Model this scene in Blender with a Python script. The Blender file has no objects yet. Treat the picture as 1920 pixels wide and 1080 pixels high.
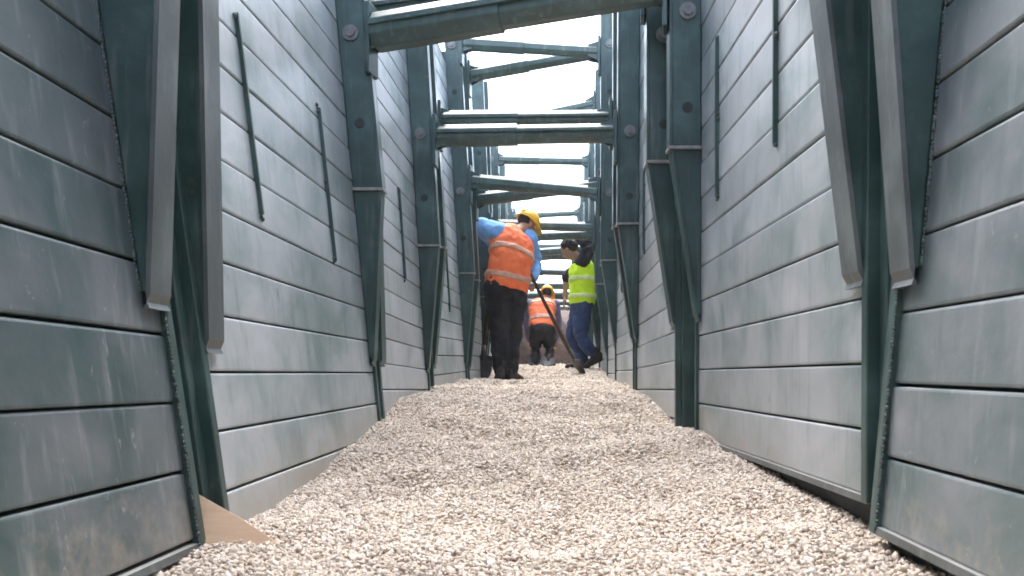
import bpy, math, random
import numpy as np
from mathutils import Vector, Matrix, Euler

# ------------------------------------------------------------------ camera, sky, sun, exposure
scene = bpy.context.scene
C = scene.collection
CAMZ = 0.40
F = 1600.0
VX, VY = 1037.0, 700.0
cam_d = bpy.data.cameras.new('camera')
cam = bpy.data.objects.new('camera', cam_d)
C.objects.link(cam)
cam.location = (0, 0, CAMZ)
cam.rotation_euler = (math.pi / 2, 0, 0)
cam_d.sensor_width = 36.0
cam_d.lens = 36.0 * F / 1920.0
cam_d.shift_x = -(VX - 960) / 1920.0
cam_d.shift_y = (VY - 540) / 1920.0
cam_d.clip_start = 0.02
cam_d.clip_end = 3000
cam_d.dof.use_dof = True
cam_d.dof.focus_distance = 3.4
cam_d.dof.aperture_fstop = 9.0
scene.camera = cam

SUN_EL, SUN_AZ = math.radians(60), math.radians(-13)      # high sun behind thin cloud, ahead of the camera
world = bpy.data.worlds.new('World')
scene.world = world
world.use_nodes = True
wn, wl = world.node_tree.nodes, world.node_tree.links
wn.clear()
sky = wn.new('ShaderNodeTexSky')
sky.sky_type = 'NISHITA'
sky.sun_disc = False
sky.sun_elevation = SUN_EL
sky.sun_rotation = SUN_AZ
sky.air_density = 1.0
sky.dust_density = 2.0
sky.ozone_density = 1.0
hs = wn.new('ShaderNodeHueSaturation')
hs.inputs['Saturation'].default_value = 0.66
hs.inputs['Value'].default_value = 1.0
bg = wn.new('ShaderNodeBackground')
bg.inputs['Strength'].default_value = 0.15
wo = wn.new('ShaderNodeOutputWorld')
wl.new(sky.outputs[0], hs.inputs['Color'])
wl.new(hs.outputs[0], bg.inputs['Color'])
wl.new(bg.outputs[0], wo.inputs['Surface'])

sun_d = bpy.data.lights.new('sun', 'SUN')
sun_d.energy = 1.5
sun_d.angle = math.radians(60)
sun_d.color = (1.0, 0.965, 0.92)
sun = bpy.data.objects.new('sun', sun_d)
C.objects.link(sun)
sdir = Vector((math.sin(SUN_AZ) * math.cos(SUN_EL), math.cos(SUN_AZ) * math.cos(SUN_EL), math.sin(SUN_EL)))
sun.rotation_euler = sdir.to_track_quat('Z', 'Y').to_euler()
sun.location = (0, 0, 30)

scene.view_settings.view_transform = 'Standard'
scene.view_settings.look = 'None'
scene.view_settings.gamma = 1.0
scene.view_settings.use_curve_mapping = False
scene.view_settings.exposure = 2.95
scene.render.engine = 'CYCLES'
scene.cycles.use_denoising = True
scene.cycles.max_bounces = 8
scene.cycles.diffuse_bounces = 6
scene.cycles.pixel_filter_type = 'BLACKMAN_HARRIS'
scene.cycles.filter_width = 1.7

rng = random.Random(7)
npr = np.random.default_rng(11)


def P(px, py, d):
    """A point of the place, from where it shows in the photograph and its distance."""
    return Vector(((px - VX) / F * d, d, CAMZ + (VY - py) / F * d))


# ------------------------------------------------------------------ materials
def new_mat(name):
    m = bpy.data.materials.new(name)
    m.use_nodes = True
    nt = m.node_tree
    b = nt.nodes['Principled BSDF']
    return m, nt, b


class NT:
    def __init__(self, nt):
        self.nt = nt

    def n(self, t, **kw):
        nd = self.nt.nodes.new(t)
        for k, v in kw.items():
            if k.startswith('i_'):
                key = k[2:]
                key = int(key) if key.isdigit() else key.replace('_', ' ')
                nd.inputs[key].default_value = v
            else:
                setattr(nd, k, v)
        return nd

    def l(self, a, b):
        self.nt.links.new(a, b)

    def coords(self, scale=(1, 1, 1), src='pos'):
        if src == 'pos':
            g = self.n('ShaderNodeNewGeometry').outputs['Position']
        else:
            g = self.n('ShaderNodeTexCoord').outputs['Object']
        mp = self.n('ShaderNodeMapping')
        mp.inputs['Scale'].default_value = scale
        self.l(g, mp.inputs['Vector'])
        return mp.outputs[0]

    def noise(self, vec, scale, detail=6, rough=0.6, dist=0.0):
        nz = self.n('ShaderNodeTexNoise')
        nz.inputs['Scale'].default_value = scale
        nz.inputs['Detail'].default_value = detail
        nz.inputs['Roughness'].default_value = rough
        nz.inputs['Distortion'].default_value = dist
        self.l(vec, nz.inputs['Vector'])
        return nz.outputs['Fac']

    def ramp(self, fac, stops):
        r = self.n('ShaderNodeValToRGB')
        e = r.color_ramp.elements
        while len(e) < len(stops):
            e.new(0.5)
        for el, (p, c) in zip(e, stops):
            el.position = p
            el.color = (c[0], c[1], c[2], 1) if not isinstance(c, (int, float)) else (c, c, c, 1)
        self.l(fac, r.inputs['Fac'])
        return r.outputs['Color']

    def mix(self, fac, a, b, mode='MIX'):
        m = self.n('ShaderNodeMix', data_type='RGBA', blend_type=mode)
        if isinstance(fac, (int, float)):
            m.inputs[0].default_value = fac
        else:
            self.l(fac, m.inputs[0])
        for v, i in ((a, 6), (b, 7)):
            if isinstance(v, tuple):
                m.inputs[i].default_value = (*v[:3], 1)
            else:
                self.l(v, m.inputs[i])
        return m.outputs[2]

    def bump(self, h, strength, dist, b):
        bp = self.n('ShaderNodeBump')
        bp.inputs['Strength'].default_value = strength
        bp.inputs['Distance'].default_value = dist
        self.l(h, bp.inputs['Height'])
        self.l(bp.outputs[0], b.inputs['Normal'])


def mat_panel():
    m, nt, b = new_mat('dusty_panel_steel')
    t = NT(nt)
    # vertical run streaks, cloudy dust, scrapes: all wear on green paint gone grey
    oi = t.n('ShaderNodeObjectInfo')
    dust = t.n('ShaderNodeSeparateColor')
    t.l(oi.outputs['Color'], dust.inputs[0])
    def own(scale):
        va = t.n('ShaderNodeVectorMath', operation='MULTIPLY_ADD')
        cmb = t.n('ShaderNodeCombineXYZ')
        for k in range(3):
            t.l(oi.outputs['Random'], cmb.inputs[k])
        t.l(cmb.outputs[0], va.inputs[0])
        va.inputs[1].default_value = (37, 53, 71)
        t.l(t.coords(scale), va.inputs[2])
        return va.outputs[0]
    broad = t.noise(t.coords((0.9, 0.9, 0.55)), 1.7, 4, 0.55, 0.6)
    local = t.noise(own((1.3, 1.3, 1.6)), 2.6, 7, 0.62, 0.5)
    mx = t.n('ShaderNodeMix', data_type='FLOAT')
    mx.inputs[0].default_value = 0.55
    t.l(broad, mx.inputs[2])
    t.l(local, mx.inputs[3])
    cl = mx.outputs[0]
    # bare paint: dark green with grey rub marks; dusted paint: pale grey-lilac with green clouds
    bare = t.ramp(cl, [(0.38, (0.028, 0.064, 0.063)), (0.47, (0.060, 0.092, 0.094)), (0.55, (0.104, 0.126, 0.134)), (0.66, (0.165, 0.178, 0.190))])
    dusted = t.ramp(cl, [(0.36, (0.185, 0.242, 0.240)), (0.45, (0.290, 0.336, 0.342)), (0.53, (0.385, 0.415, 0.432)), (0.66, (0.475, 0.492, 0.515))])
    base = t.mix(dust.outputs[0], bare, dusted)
    st = t.noise(t.coords((9, 9, 1.2)), 2.6, 5, 0.6)
    sf = t.ramp(st, [(0.54, 0.0), (0.74, 0.34)])
    c1 = t.mix(sf, base, (0.070, 0.125, 0.120))
    st2 = t.noise(t.coords((14, 14, 1.6)), 1.9, 4, 0.55)
    sf2 = t.ramp(st2, [(0.56, 0.0), (0.80, 0.40)])
    c2 = t.mix(sf2, c1, (0.40, 0.42, 0.43))
    sc = t.noise(own((14, 14, 7)), 1.1, 2, 0.5, 3.0)
    scf = t.ramp(sc, [(0.690, 0.0), (0.705, 0.45), (0.725, 0.0)])
    c3 = t.mix(scf, c2, (0.42, 0.45, 0.45))
    dn = t.noise(t.coords((1, 1, 0.7)), 5.5, 8, 0.7)
    df = t.ramp(dn, [(0.60, 0.0), (0.72, 0.28)])
    c4 = t.mix(df, c3, (0.36, 0.35, 0.33))
    # knocks and dark scuffs
    kn = t.noise(t.coords((3, 3, 1.2)), 7.0, 3, 0.5)
    kf = t.ramp(kn, [(0.70, 0.0), (0.76, 0.5)])
    c4 = t.mix(kf, c4, (0.09, 0.105, 0.11))
    g2 = t.n('ShaderNodeNewGeometry')
    sp = t.n('ShaderNodeSeparateXYZ')
    t.l(g2.outputs['Position'], sp.inputs[0])
    mr = t.n('ShaderNodeMapRange')
    for k, v in ((1, 1.6), (2, 5.5), (3, 0.04), (4, 0.31)):
        mr.inputs[k].default_value = v
    t.l(sp.outputs['Y'], mr.inputs[0])
    zr = t.n('ShaderNodeMath', operation='SUBTRACT')
    t.l(sp.outputs['Z'], zr.inputs[0])
    t.l(mr.outputs[0], zr.inputs[1])
    sn = t.noise(t.coords((1, 1, 1)), 16.0, 7, 0.7)
    ad = t.n('ShaderNodeMath', operation='MULTIPLY_ADD')
    t.l(sn, ad.inputs[0])
    ad.inputs[1].default_value = -0.55
    t.l(zr.outputs[0], ad.inputs[2])
    mm = t.n('ShaderNodeMapRange')
    for k, v in ((1, -0.38), (2, -0.16), (3, 0.80), (4, 0.0)):
        mm.inputs[k].default_value = v
    t.l(ad.outputs[0], mm.inputs[0])
    c4 = t.mix(mm.outputs[0], c4, (0.38, 0.325, 0.26))
    ov = t.ramp(oi.outputs['Random'], [(0.0, 0.88), (1.0, 1.08)])
    c5 = t.mix(1.0, c4, ov, 'MULTIPLY')
    t.l(c5, b.inputs['Base Color'])
    rr = t.ramp(cl, [(0.3, 0.34), (0.7, 0.52)])
    t.l(rr, b.inputs['Roughness'])
    b.inputs['Specular IOR Level'].default_value = 0.62
    b.inputs['Metallic'].default_value = 0.12
    fine = t.noise(t.coords((1, 1, 1)), 60, 6, 0.65)
    wav = t.noise(t.coords((1, 2.2, 3)), 2.6, 2, 0.5)
    h = t.mix(0.25, wav, fine)
    t.bump(h, 0.22, 0.010, b)
    return m


def mat_green(name='green_painted_steel', col=(0.034, 0.070, 0.066), dusty=0.35):
    m, nt, b = new_mat(name)
    t = NT(nt)
    cl = t.noise(t.coords((2, 2, 2)), 3.0, 6, 0.62)
    dk = tuple(x * 0.72 for x in col)
    lt = tuple(x * 1.5 + 0.01 for x in col)
    base = t.ramp(cl, [(0.33, dk), (0.52, col), (0.70, lt)])
    st = t.noise(t.coords((18, 18, 1.6)), 2.0, 5, 0.6)
    sf = t.ramp(st, [(0.55, 0.0), (0.80, dusty)])
    c = t.mix(sf, base, (0.27, 0.28, 0.27))
    rn = t.noise(t.coords((1, 1, 1)), 14.0, 8, 0.72)
    rf = t.ramp(rn, [(0.62, 0.0), (0.72, 0.6)])
    c = t.mix(rf, c, (0.16, 0.115, 0.085))
    # dust that settles on faces turned upward
    g = t.n('ShaderNodeNewGeometry')
    sx = t.n('ShaderNodeSeparateXYZ')
    t.l(g.outputs['Normal'], sx.inputs[0])
    uf = t.ramp(sx.outputs['Z'], [(0.74, 0.0), (0.95, 0.75)])
    c = t.mix(uf, c, (0.36, 0.35, 0.33))
    t.l(c, b.inputs['Base Color'])
    rr = t.ramp(cl, [(0.3, 0.30), (0.7, 0.50)])
    t.l(rr, b.inputs['Roughness'])
    b.inputs['Specular IOR Level'].default_value = 0.55
    fine = t.noise(t.coords((1, 1, 1)), 45, 5, 0.6)
    t.bump(fine, 0.18, 0.006, b)
    return m


def mat_plain(name, col, rough=0.7, var=0.25, scale=9.0, bump=0.3, bscale=60, bdist=0.004, metallic=0.0):
    m, nt, b = new_mat(name)
    t = NT(nt)
    nz = t.noise(t.coords((1, 1, 1), 'obj'), scale, 6, 0.62)
    a = tuple(x * (1 - var) for x in col)
    c = tuple(min(1, x * (1 + var)) for x in col)
    t.l(t.ramp(nz, [(0.3, a), (0.7, c)]), b.inputs['Base Color'])
    b.inputs['Roughness'].default_value = rough
    b.inputs['Metallic'].default_value = metallic
    fn = t.noise(t.coords((1, 1, 1), 'obj'), bscale, 4, 0.6)
    t.bump(fn, bump, bdist, b)
    return m


def mat_gravel():
    m, nt, b = new_mat('pale_crushed_limestone')
    t = NT(nt)
    at = t.n('ShaderNodeAttribute', attribute_name='tint')
    r = t.ramp(at.outputs['Fac'], [(0.0, (0.27, 0.205, 0.155)), (0.10, (0.42, 0.335, 0.255)), (0.30, (0.515, 0.425, 0.340)),
                                   (0.55, (0.550, 0.462, 0.382)), (0.80, (0.600, 0.522, 0.448)), (1.0, (0.64, 0.595, 0.545))])
    nz = t.noise(t.coords((1, 1, 1)), 160, 5, 0.65)
    v = t.ramp(nz, [(0.3, 0.90), (0.7, 1.05)])
    c = t.mix(1.0, r, v, 'MULTIPLY')
    # broad patches of dustier, yellower stone
    pn = t.noise(t.coords((1, 1, 1)), 1.9, 4, 0.55)
    pf = t.ramp(pn, [(0.45, 0.0), (0.70, 0.35)])
    c = t.mix(pf, c, (0.45, 0.375, 0.29))
    t.l(c, b.inputs['Base Color'])
    b.inputs['Roughness'].default_value = 0.88
    b.inputs['Specular IOR Level'].default_value = 0.25
    t.bump(nz, 0.4, 0.002, b)
    return m


def mat_soil():
    m, nt, b = new_mat('brown_earth')
    t = NT(nt)
    n1 = t.noise(t.coords((1, 1, 1)), 1.7, 9, 0.7)
    c = t.ramp(n1, [(0.3, (0.034, 0.019, 0.014)), (0.55, (0.064, 0.038, 0.028)), (0.75, (0.11, 0.070, 0.052))])
    t.l(c, b.inputs['Base Color'])
    b.inputs['Roughness'].default_value = 0.95
    n2 = t.noise(t.coords((1, 1, 1)), 9, 9, 0.7)
    t.bump(n2, 0.9, 0.06, b)
    return m


def mat_board():
    m, nt, b = new_mat('plywood')
    t = NT(nt)
    g = t.noise(t.coords((6, 6, 45), 'obj'), 2.2, 6, 0.6, 0.4)
    c = t.ramp(g, [(0.3, (0.56, 0.37, 0.235)), (0.5, (0.60, 0.415, 0.275)), (0.72, (0.64, 0.46, 0.315))])
    s = t.noise(t.coords((1, 1, 1), 'obj'), 9, 6, 0.6)
    sf = t.ramp(s, [(0.52, 0.0), (0.75, 0.5)])
    c = t.mix(sf, c, (0.50, 0.42, 0.33))
    t.l(c, b.inputs['Base Color'])
    b.inputs['Roughness'].default_value = 0.8
    t.bump(g, 0.2, 0.003, b)
    return m


M = dict(
    panel=mat_panel(),
    green=mat_green(),
    strut=mat_green('green_strut_paint', (0.050, 0.088, 0.081), 0.5),
    flange=mat_green('worn_sheen_grey_flange', (0.095, 0.112, 0.114), 0.5),  # post flanges: sky reflection put into the grey; bottom edges: worn paint
    dark=mat_plain('dark_recess_steel', (0.030, 0.036, 0.036), 0.75, 0.35),
    ledge=mat_plain('bright_worn_edge', (0.27, 0.265, 0.26), 0.5, 0.3, 30, metallic=0.2),
    pin=mat_plain('zinc_pin', (0.165, 0.165, 0.165), 0.5, 0.3, 30, metallic=0.3),
    weld=mat_plain('weld_metal', (0.055, 0.080, 0.076), 0.6, 0.5, 60),
    gravel=mat_gravel(),
    soil=mat_soil(),
    board=mat_board(),
    skin=mat_plain('skin', (0.36, 0.20, 0.13), 0.55, 0.12, 12, 0.1),
    hair=mat_plain('dark_hair', (0.018, 0.014, 0.012), 0.6, 0.4, 50, 0.8),
    black=mat_plain('black_cotton', (0.019, 0.019, 0.022), 0.9, 0.55, 6, 0.4, 30),
    jeans=mat_plain('blue_denim', (0.030, 0.055, 0.13), 0.88, 0.4, 7, 0.4, 40),
    blue=mat_plain('blue_shirt', (0.20, 0.40, 0.70), 0.85, 0.18, 7, 0.4, 30),
    mauve=mat_plain('mauve_shirt', (0.15, 0.13, 0.22), 0.85, 0.25, 7, 0.4, 30),
    orange=mat_plain('orange_vest', (1.0, 0.19, 0.065), 0.75, 0.14, 7, 0.4, 30),
    lime=mat_plain('lime_vest', (0.60, 0.85, 0.02), 0.75, 0.12, 7, 0.4, 30),
    reflect=mat_plain('reflective_tape', (0.55, 0.30, 0.20), 0.4, 0.15, 20, 0.1),
    limetape=mat_plain('pale_lime_tape', (0.62, 0.72, 0.30), 0.4, 0.15, 20, 0.1),
    helmet=mat_plain('yellow_helmet', (0.80, 0.47, 0.03), 0.32, 0.08, 5, 0.05),
    boot=mat_plain('dusty_boot', (0.045, 0.036, 0.032), 0.85, 0.5, 14, 0.4),
    wood=mat_plain('shovel_wood', (0.055, 0.035, 0.026), 0.7, 0.3, 20),
    iron=mat_plain('shovel_iron', (0.075, 0.075, 0.080), 0.5, 0.4, 20, metallic=0.4),
)

# ------------------------------------------------------------------ mesh helpers


class MB:
    def __init__(self):
        self.v, self.f = [], []

    def add(self, verts, faces):
        o = len(self.v)
        self.v += [tuple(p) for p in verts]
        self.f += [tuple(i + o for i in fc) for fc in faces]
        return self

    def hexa(self, p):
        """8 points: 0-3 one face (ccw), 4-7 the opposite face."""
        return self.add(p, [(0, 3, 2, 1), (4, 5, 6, 7), (0, 1, 5, 4), (1, 2, 6, 5), (2, 3, 7, 6), (3, 0, 4, 7)])

    def strip(self, sections, cap=True, closed=True):
        """Loft between equal rings of points."""
        n = len(sections[0])
        vs = [p for s in sections for p in s]
        fs = []
        for k in range(len(sections) - 1):
            for i in range(n if closed else n - 1):
                j = (i + 1) % n
                fs.append((k * n + i, k * n + j, (k + 1) * n + j, (k + 1) * n + i))
        if cap:
            fs.append(tuple(range(n))[::-1])
            fs.append(tuple((len(sections) - 1) * n + i for i in range(n)))
        return self.add(vs, fs)

    def tube(self, pts, radii, seg=12, cap=True, side=None, flat=1.0, phase=0.0):
        pts = [Vector(p) for p in pts]
        if not hasattr(radii, '__len__'):
            radii = [radii] * len(pts)
        secs = []
        for i, p in enumerate(pts):
            a = pts[max(i - 1, 0)]
            b = pts[min(i + 1, len(pts) - 1)]
            t = (b - a).normalized()
            ref = Vector(side) if side is not None else (Vector((0, 0, 1)) if abs(t.z) < 0.9 else Vector((0, 1, 0)))
            x = (ref - t * ref.dot(t))
            if x.length < 1e-6:
                x = Vector((1, 0, 0)) - t * t.x
            x.normalize()
            y = t.cross(x)
            r = radii[i]
            ra, rb = (r if hasattr(r, '__len__') else (r, r * flat))
            secs.append([p + x * (math.cos(q) * ra) + y * (math.sin(q) * rb)
                         for q in [phase + 2 * math.pi * k / seg for k in range(seg)]])
        return self.strip(secs, cap)

    def ball(self, c, r, seg=12, rings=8):
        c = Vector(c)
        rx, ry, rz = r if hasattr(r, '__len__') else (r, r, r)
        vs = [c + Vector((0, 0, -rz))]
        for i in range(1, rings):
            a = -math.pi / 2 + math.pi * i / rings
            for k in range(seg):
                q = 2 * math.pi * k / seg
                vs.append(c + Vector((rx * math.cos(a) * math.cos(q), ry * math.cos(a) * math.sin(q), rz * math.sin(a))))
        vs.append(c + Vector((0, 0, rz)))
        fs = [(0, 1 + (k + 1) % seg, 1 + k) for k in range(seg)]
        for i in range(rings - 2):
            for k in range(seg):
                a, b2 = 1 + i * seg + k, 1 + i * seg + (k + 1) % seg
                fs.append((a, b2, b2 + seg, a + seg))
        top = len(vs) - 1
        base = 1 + (rings - 2) * seg
        fs += [(base + k, base + (k + 1) % seg, top) for k in range(seg)]
        return self.add(vs, fs)

    def build(self, name, mat, parent=None, smooth=False, bevel=0.0, origin=None):
        me = bpy.data.meshes.new(name)
        o3 = Vector(origin) if origin is not None else Vector((0, 0, 0))
        me.from_pydata([tuple(Vector(p) - o3) for p in self.v], [], self.f)
        me.materials.append(mat)
        if smooth:
            me.polygons.foreach_set('use_smooth', [True] * len(me.polygons))
        me.update()
        ob = bpy.data.objects.new(name, me)
        C.objects.link(ob)
        ob.location = o3
        if parent is not None:
            ob.parent = parent
            w = Vector((0, 0, 0))
            q = parent
            while q is not None:
                w += q.location
                q = q.parent
            ob.location = o3 - w
        if bevel > 0:
            bv = ob.modifiers.new('bevel', 'BEVEL')
            bv.width = bevel
            bv.segments = 2
            bv.limit_method = 'ANGLE'
        return ob


def thing(name, label, cat, loc, group=None):
    o = bpy.data.objects.new(name, None)
    C.objects.link(o)
    o.location = loc
    o.empty_display_size = 0.1
    o['label'] = label
    o['category'] = cat
    o['kind'] = 'thing'
    if group:
        o['group'] = group
    return o


# ------------------------------------------------------------------ gravel height
GD = [(-3, -.38), (1.0, -.37), (1.6, -.362), (2.3, -.345), (2.8, -.305), (3.3, -.262), (3.8, -.215), (4.2, -.155), (5, -.112),
      (5.5, -.09), (6.6, -.07), (8, -.072), (9, -.02), (10, .055), (12, .085), (14, .12), (19, .2)]


DIMPLES = [(rng.uniform(-.6, .5), rng.uniform(1.6, 9.5), rng.uniform(.05, .11), rng.uniform(.008, .022)) for _ in range(44)]


def gh(x, y):
    x, y = np.asarray(x, float), np.asarray(y, float)
    z = np.interp(y, [a for a, _ in GD], [b for _, b in GD])
    z = z + 0.010 * np.sin(x * 5.1 + y * 2.3) * np.cos(y * 3.1 - x * 1.7) + 0.006 * np.sin(x * 13 + 1.3) * np.sin(y * 11 + x * 4)
    ridge = np.exp(-((y - 2.95 - 0.25 * np.sin(x * 2.2)) / 0.16) ** 2)
    z = z + 0.022 * ridge * (x > -0.2) * np.clip((x + 0.2) * 3, 0, 1)
    for fx, fy, fr, fd in DIMPLES:
        q = ((x - fx) ** 2 + ((y - fy) * .7) ** 2) / fr ** 2
        z = z - fd * np.exp(-q) + fd * .35 * np.exp(-(q - 2.2) ** 2)
    z = z + 0.034 * np.clip((x - .3) * 4, 0, 1) * np.clip((3.2 - y) * 2, 0, 1)
    z = z + 0.028 * np.clip((-x - .25) * 3, 0, 1) * np.exp(-((y - 4.0) / 0.8) ** 2)
    return z + CAMZ


# ------------------------------------------------------------------ shoring panels
class Wall:
    """One steel shoring panel: its face as a slightly leaning sheet. s=-1 on one wall, +1 on the other."""

    def __init__(w, s, u0, u1, x0, x1, l0, l1, pitch, goff, gsp, hb, htop):
        w.s, w.u0, w.u1, w.x0, w.x1, w.l0, w.l1 = s, u0, u1, x0, x1, l0, l1
        w.pitch, w.goff, w.gsp, w.hb, w.htop = pitch, goff, gsp, hb, htop

    def S(w, u, h, n):
        t = (u - w.u0) / (w.u1 - w.u0)
        X = w.x0 + (w.x1 - w.x0) * t
        le = w.l0 + (w.l1 - w.l0) * t
        ref = w.u1 if w.u0 < 0 else w.u0
        return Vector((w.s * (X + le * h - n), u, CAMZ + h + w.pitch * (u - ref)))

    def box(w, mb, u0, u1, h0, h1, n0, n1, n1b=None):
        """n1b: reach at h0 when the piece tapers downward."""
        b = n1 if n1b is None else n1b
        return mb.hexa([w.S(u0, h0, n0), w.S(u1, h0, n0), w.S(u1, h0, b), w.S(u0, h0, b),
                        w.S(u0, h1, n0), w.S(u1, h1, n0), w.S(u1, h1, n1), w.S(u0, h1, n1)])


TOP = 2.58
PTOP = 3.06
# s, u0, u1, |X| near, |X| far, lean near, lean far, pitch, one groove height, rib height, bottom
LEFT = [
    Wall(-1, -1.60, 1.73, .774, .774, .150, .150, -.011, -.060, .1385, -.345, TOP),
    Wall(-1, 1.89, 3.68, .774, .774, .140, .095, .000, .003, .1355, -.46, TOP),
    Wall(-1, 3.76, 5.10, .770, .750, .085, .060, -.020, -.072, .1200, -.46, TOP),
    Wall(-1, 5.28, 6.95, .750, .712, .062, .062, .018, .110, .1250, -.40, TOP),
    Wall(-1, 7.13, 8.75, .708, .705, .055, .045, .000, .030, .1300, -.36, TOP),
    Wall(-1, 8.93, 10.50, .710, .735, .035, .030, .000, .010, .1300, -.30, TOP),
    Wall(-1, 10.68, 12.30, .735, .735, .030, .030, .000, .030, .1300, -.30, TOP),
    Wall(-1, 12.48, 14.10, .735, .735, .030, .030, .000, .050, .1300, -.30, TOP),
    Wall(-1, 14.28, 15.90, .735, .735, .030, .030, .000, .000, .1300, -.30, TOP),
    Wall(-1, 16.08, 17.70, .735, .735, .030, .030, .000, .030, .1300, -.30, TOP),
    Wall(-1, 17.88, 19.50, .735, .735, .030, .030, .000, .010, .1300, -.30, TOP),
    Wall(-1, 19.68, 21.30, .735, .735, .030, .030, .000, .020, .1300, -.30, TOP),
]
RIGHT = [
    Wall(1, -1.60, 1.62, .655, .645, .090, .090, .005, -.022, .1365, -.292, TOP),
    Wall(1, 1.75, 3.45, .647, .587, .004, .000, -.003, .020, .1365, -.254, TOP),
    Wall(1, 3.63, 5.05, .530, .497, .000, .005, -.019, -.070, .1260, -.45, TOP),
    Wall(1, 5.23, 6.85, .500, .508, .000, .000, .000, .020, .1280, -.40, TOP),
    Wall(1, 7.03, 8.65, .525, .555, .000, .000, .000, .000, .1300, -.36, TOP),
    Wall(1, 8.83, 10.40, .565, .575, .000, .000, .000, .030, .1300, -.30, TOP),
    Wall(1, 10.58, 12.20, .575, .575, .000, .000, .000, .060, .1300, -.30, TOP),
    Wall(1, 12.38, 14.00, .575, .575, .000, .000, .000, .020, .1300, -.30, TOP),
    Wall(1, 14.18, 15.80, .575, .575, .000, .000, .000, .040, .1300, -.30, TOP),
    Wall(1, 15.98, 17.60, .575, .575, .000, .000, .000, .020, .1300, -.30, TOP),
    Wall(1, 17.78, 19.40, .575, .575, .000, .000, .000, .040, .1300, -.30, TOP),
    Wall(1, 19.58, 21.20, .575, .575, .000, .000, .000, .040, .1300, -.30, TOP),
]
ORD = ['first', 'second', 'third', 'fourth', 'fifth', 'sixth', 'seventh', 'eighth', 'ninth', 'tenth', 'eleventh', 'twelfth']
LLAB = ['scratched dark grey ribbed shoring panel cropped by the left edge of the photo',
        'pale grey ribbed shoring panel with two upright bars, behind the plywood offcut',
        'ribbed shoring panel on left wall, third from the camera, one upright bar',
        'narrow pale ribbed shoring panel on left wall, fourth from the camera',
        'thin strip of ribbed panel directly left of the orange-vested worker',
        'ribbed panel of the left wall hidden partly behind the orange-vested worker',
        'seventh ribbed panel from the camera on the left wall, beyond the workers',
        'eighth ribbed panel from the camera on the left wall, far beyond the workers',
        'ninth ribbed panel from the camera on the left wall, beside the earth heap',
        'tenth ribbed panel from the camera on the left wall, past the earth heap',
        'eleventh ribbed panel from the camera on the left wall',
        'last ribbed panel on the left wall before the earth end']
RLAB = ['grey ribbed shoring panel cropped by the right edge of the photo',
        'pale grey ribbed shoring panel with two upright bars above the bare gravel edge, right wall',
        'ribbed shoring panel on right wall, third from the camera',
        'fourth ribbed shoring panel from the camera on the right wall',
        'ribbed panel just right of the lime-vested worker',
        'ribbed panel of the right wall behind the lime-vested worker',
        'seventh ribbed panel from the camera on the right wall',
        'eighth ribbed panel from the camera on the right wall',
        'ninth ribbed panel from the camera on the right wall, beside the earth heap',
        'tenth ribbed panel from the camera on the right wall, past the earth heap',
        'eleventh ribbed panel from the camera on the right wall',
        'last ribbed panel on the right wall before the earth end']
PINS = (1.44, 2.62)


def weld_bead(w, u, h0, h1, n, parent, size=0.006, reach=None):
    mb = MB()
    h = h0
    while h < h1:
        dn = n if reach is None else reach(h)
        c = w.S(u + rng.uniform(-.002, .002), h, dn)
        r = size * rng.uniform(.6, 1.25)
        mb.ball(c, (r, r, r * rng.uniform(.8, 1.5)), 6, 4)
        h += size * rng.uniform(1.3, 2.3)
    mb.build('weld_bead', M['weld'], parent, smooth=True)['kind'] = 'stuff'


def post(w, root, ua, ub, front_u, hfoot, hledge, reach, detail, sgn):
    """A strut post fixed at one end of a panel: tube above, ledge plate, foot tapering back to the panel."""
    mb = MB()
    w.box(mb, ua, ub, hledge + .006, PTOP, .001, reach)
    mb.build('post', M['green'], root, bevel=.006 if detail else 0)
    mb = MB()
    w.box(mb, ua + .004, ub - .004, hfoot, hledge - .006, .001, reach - .006, .012)
    mb.build('post_foot', M['green'], root, bevel=.004 if detail else 0)
    mb = MB()
    w.box(mb, ua - .012, ub + .012, hledge - .006, hledge + .006, .001, reach + .014)
    mb.build('ledge_plate', M['ledge'], root)
    # inner flange plate that follows the post and its foot
    mb = MB()
    e = .006
    a0, a1 = ua - .002, ub + .006
    rows = [(hfoot - .030, .016, .004), (hfoot - .018, .012, .012), (hfoot, .012, .022), (hledge - .007, reach - .006, reach + .004)]
    secs = [[w.S(a0, h, na), w.S(a1, h, na), w.S(a1, h, nb), w.S(a0, h, nb)] for h, na, nb in rows]
    rows2 = [(hledge + .007, reach, reach + .010), (PTOP - .01, reach, reach + .010)]
    mb.strip(secs)
    mb.strip([[w.S(a0, h, na), w.S(a1, h, na), w.S(a1, h, nb), w.S(a0, h, nb)] for h, na, nb in rows2])
    mb.build('flange', M['flange'] if w.u0 < 0 or ua < 2.0 else M['green'], root)
    # pins, and discs coloured dark for the shade in pin holes, in the face that looks along the trench toward the camera
    for hp in PINS:
        c = w.S(ua - .001, hp, reach * .48)
        mb = MB()
        mb.tube([c + Vector((0, .004, 0)), c - Vector((0, .010, 0))], .034, 16)
        mb.tube([c - Vector((0, .008, 0)), c - Vector((0, .020, 0))], .019, 12)
        mb.build('pin', M['pin'], root)
        c = w.S(ua - .001, hp - .38, reach * .48)
        mb = MB()
        mb.tube([c + Vector((0, .004, 0)), c - Vector((0, .002, 0))], .021, 14)
        mb.build('pin_hole_disc', M['dark'], root)


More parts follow.
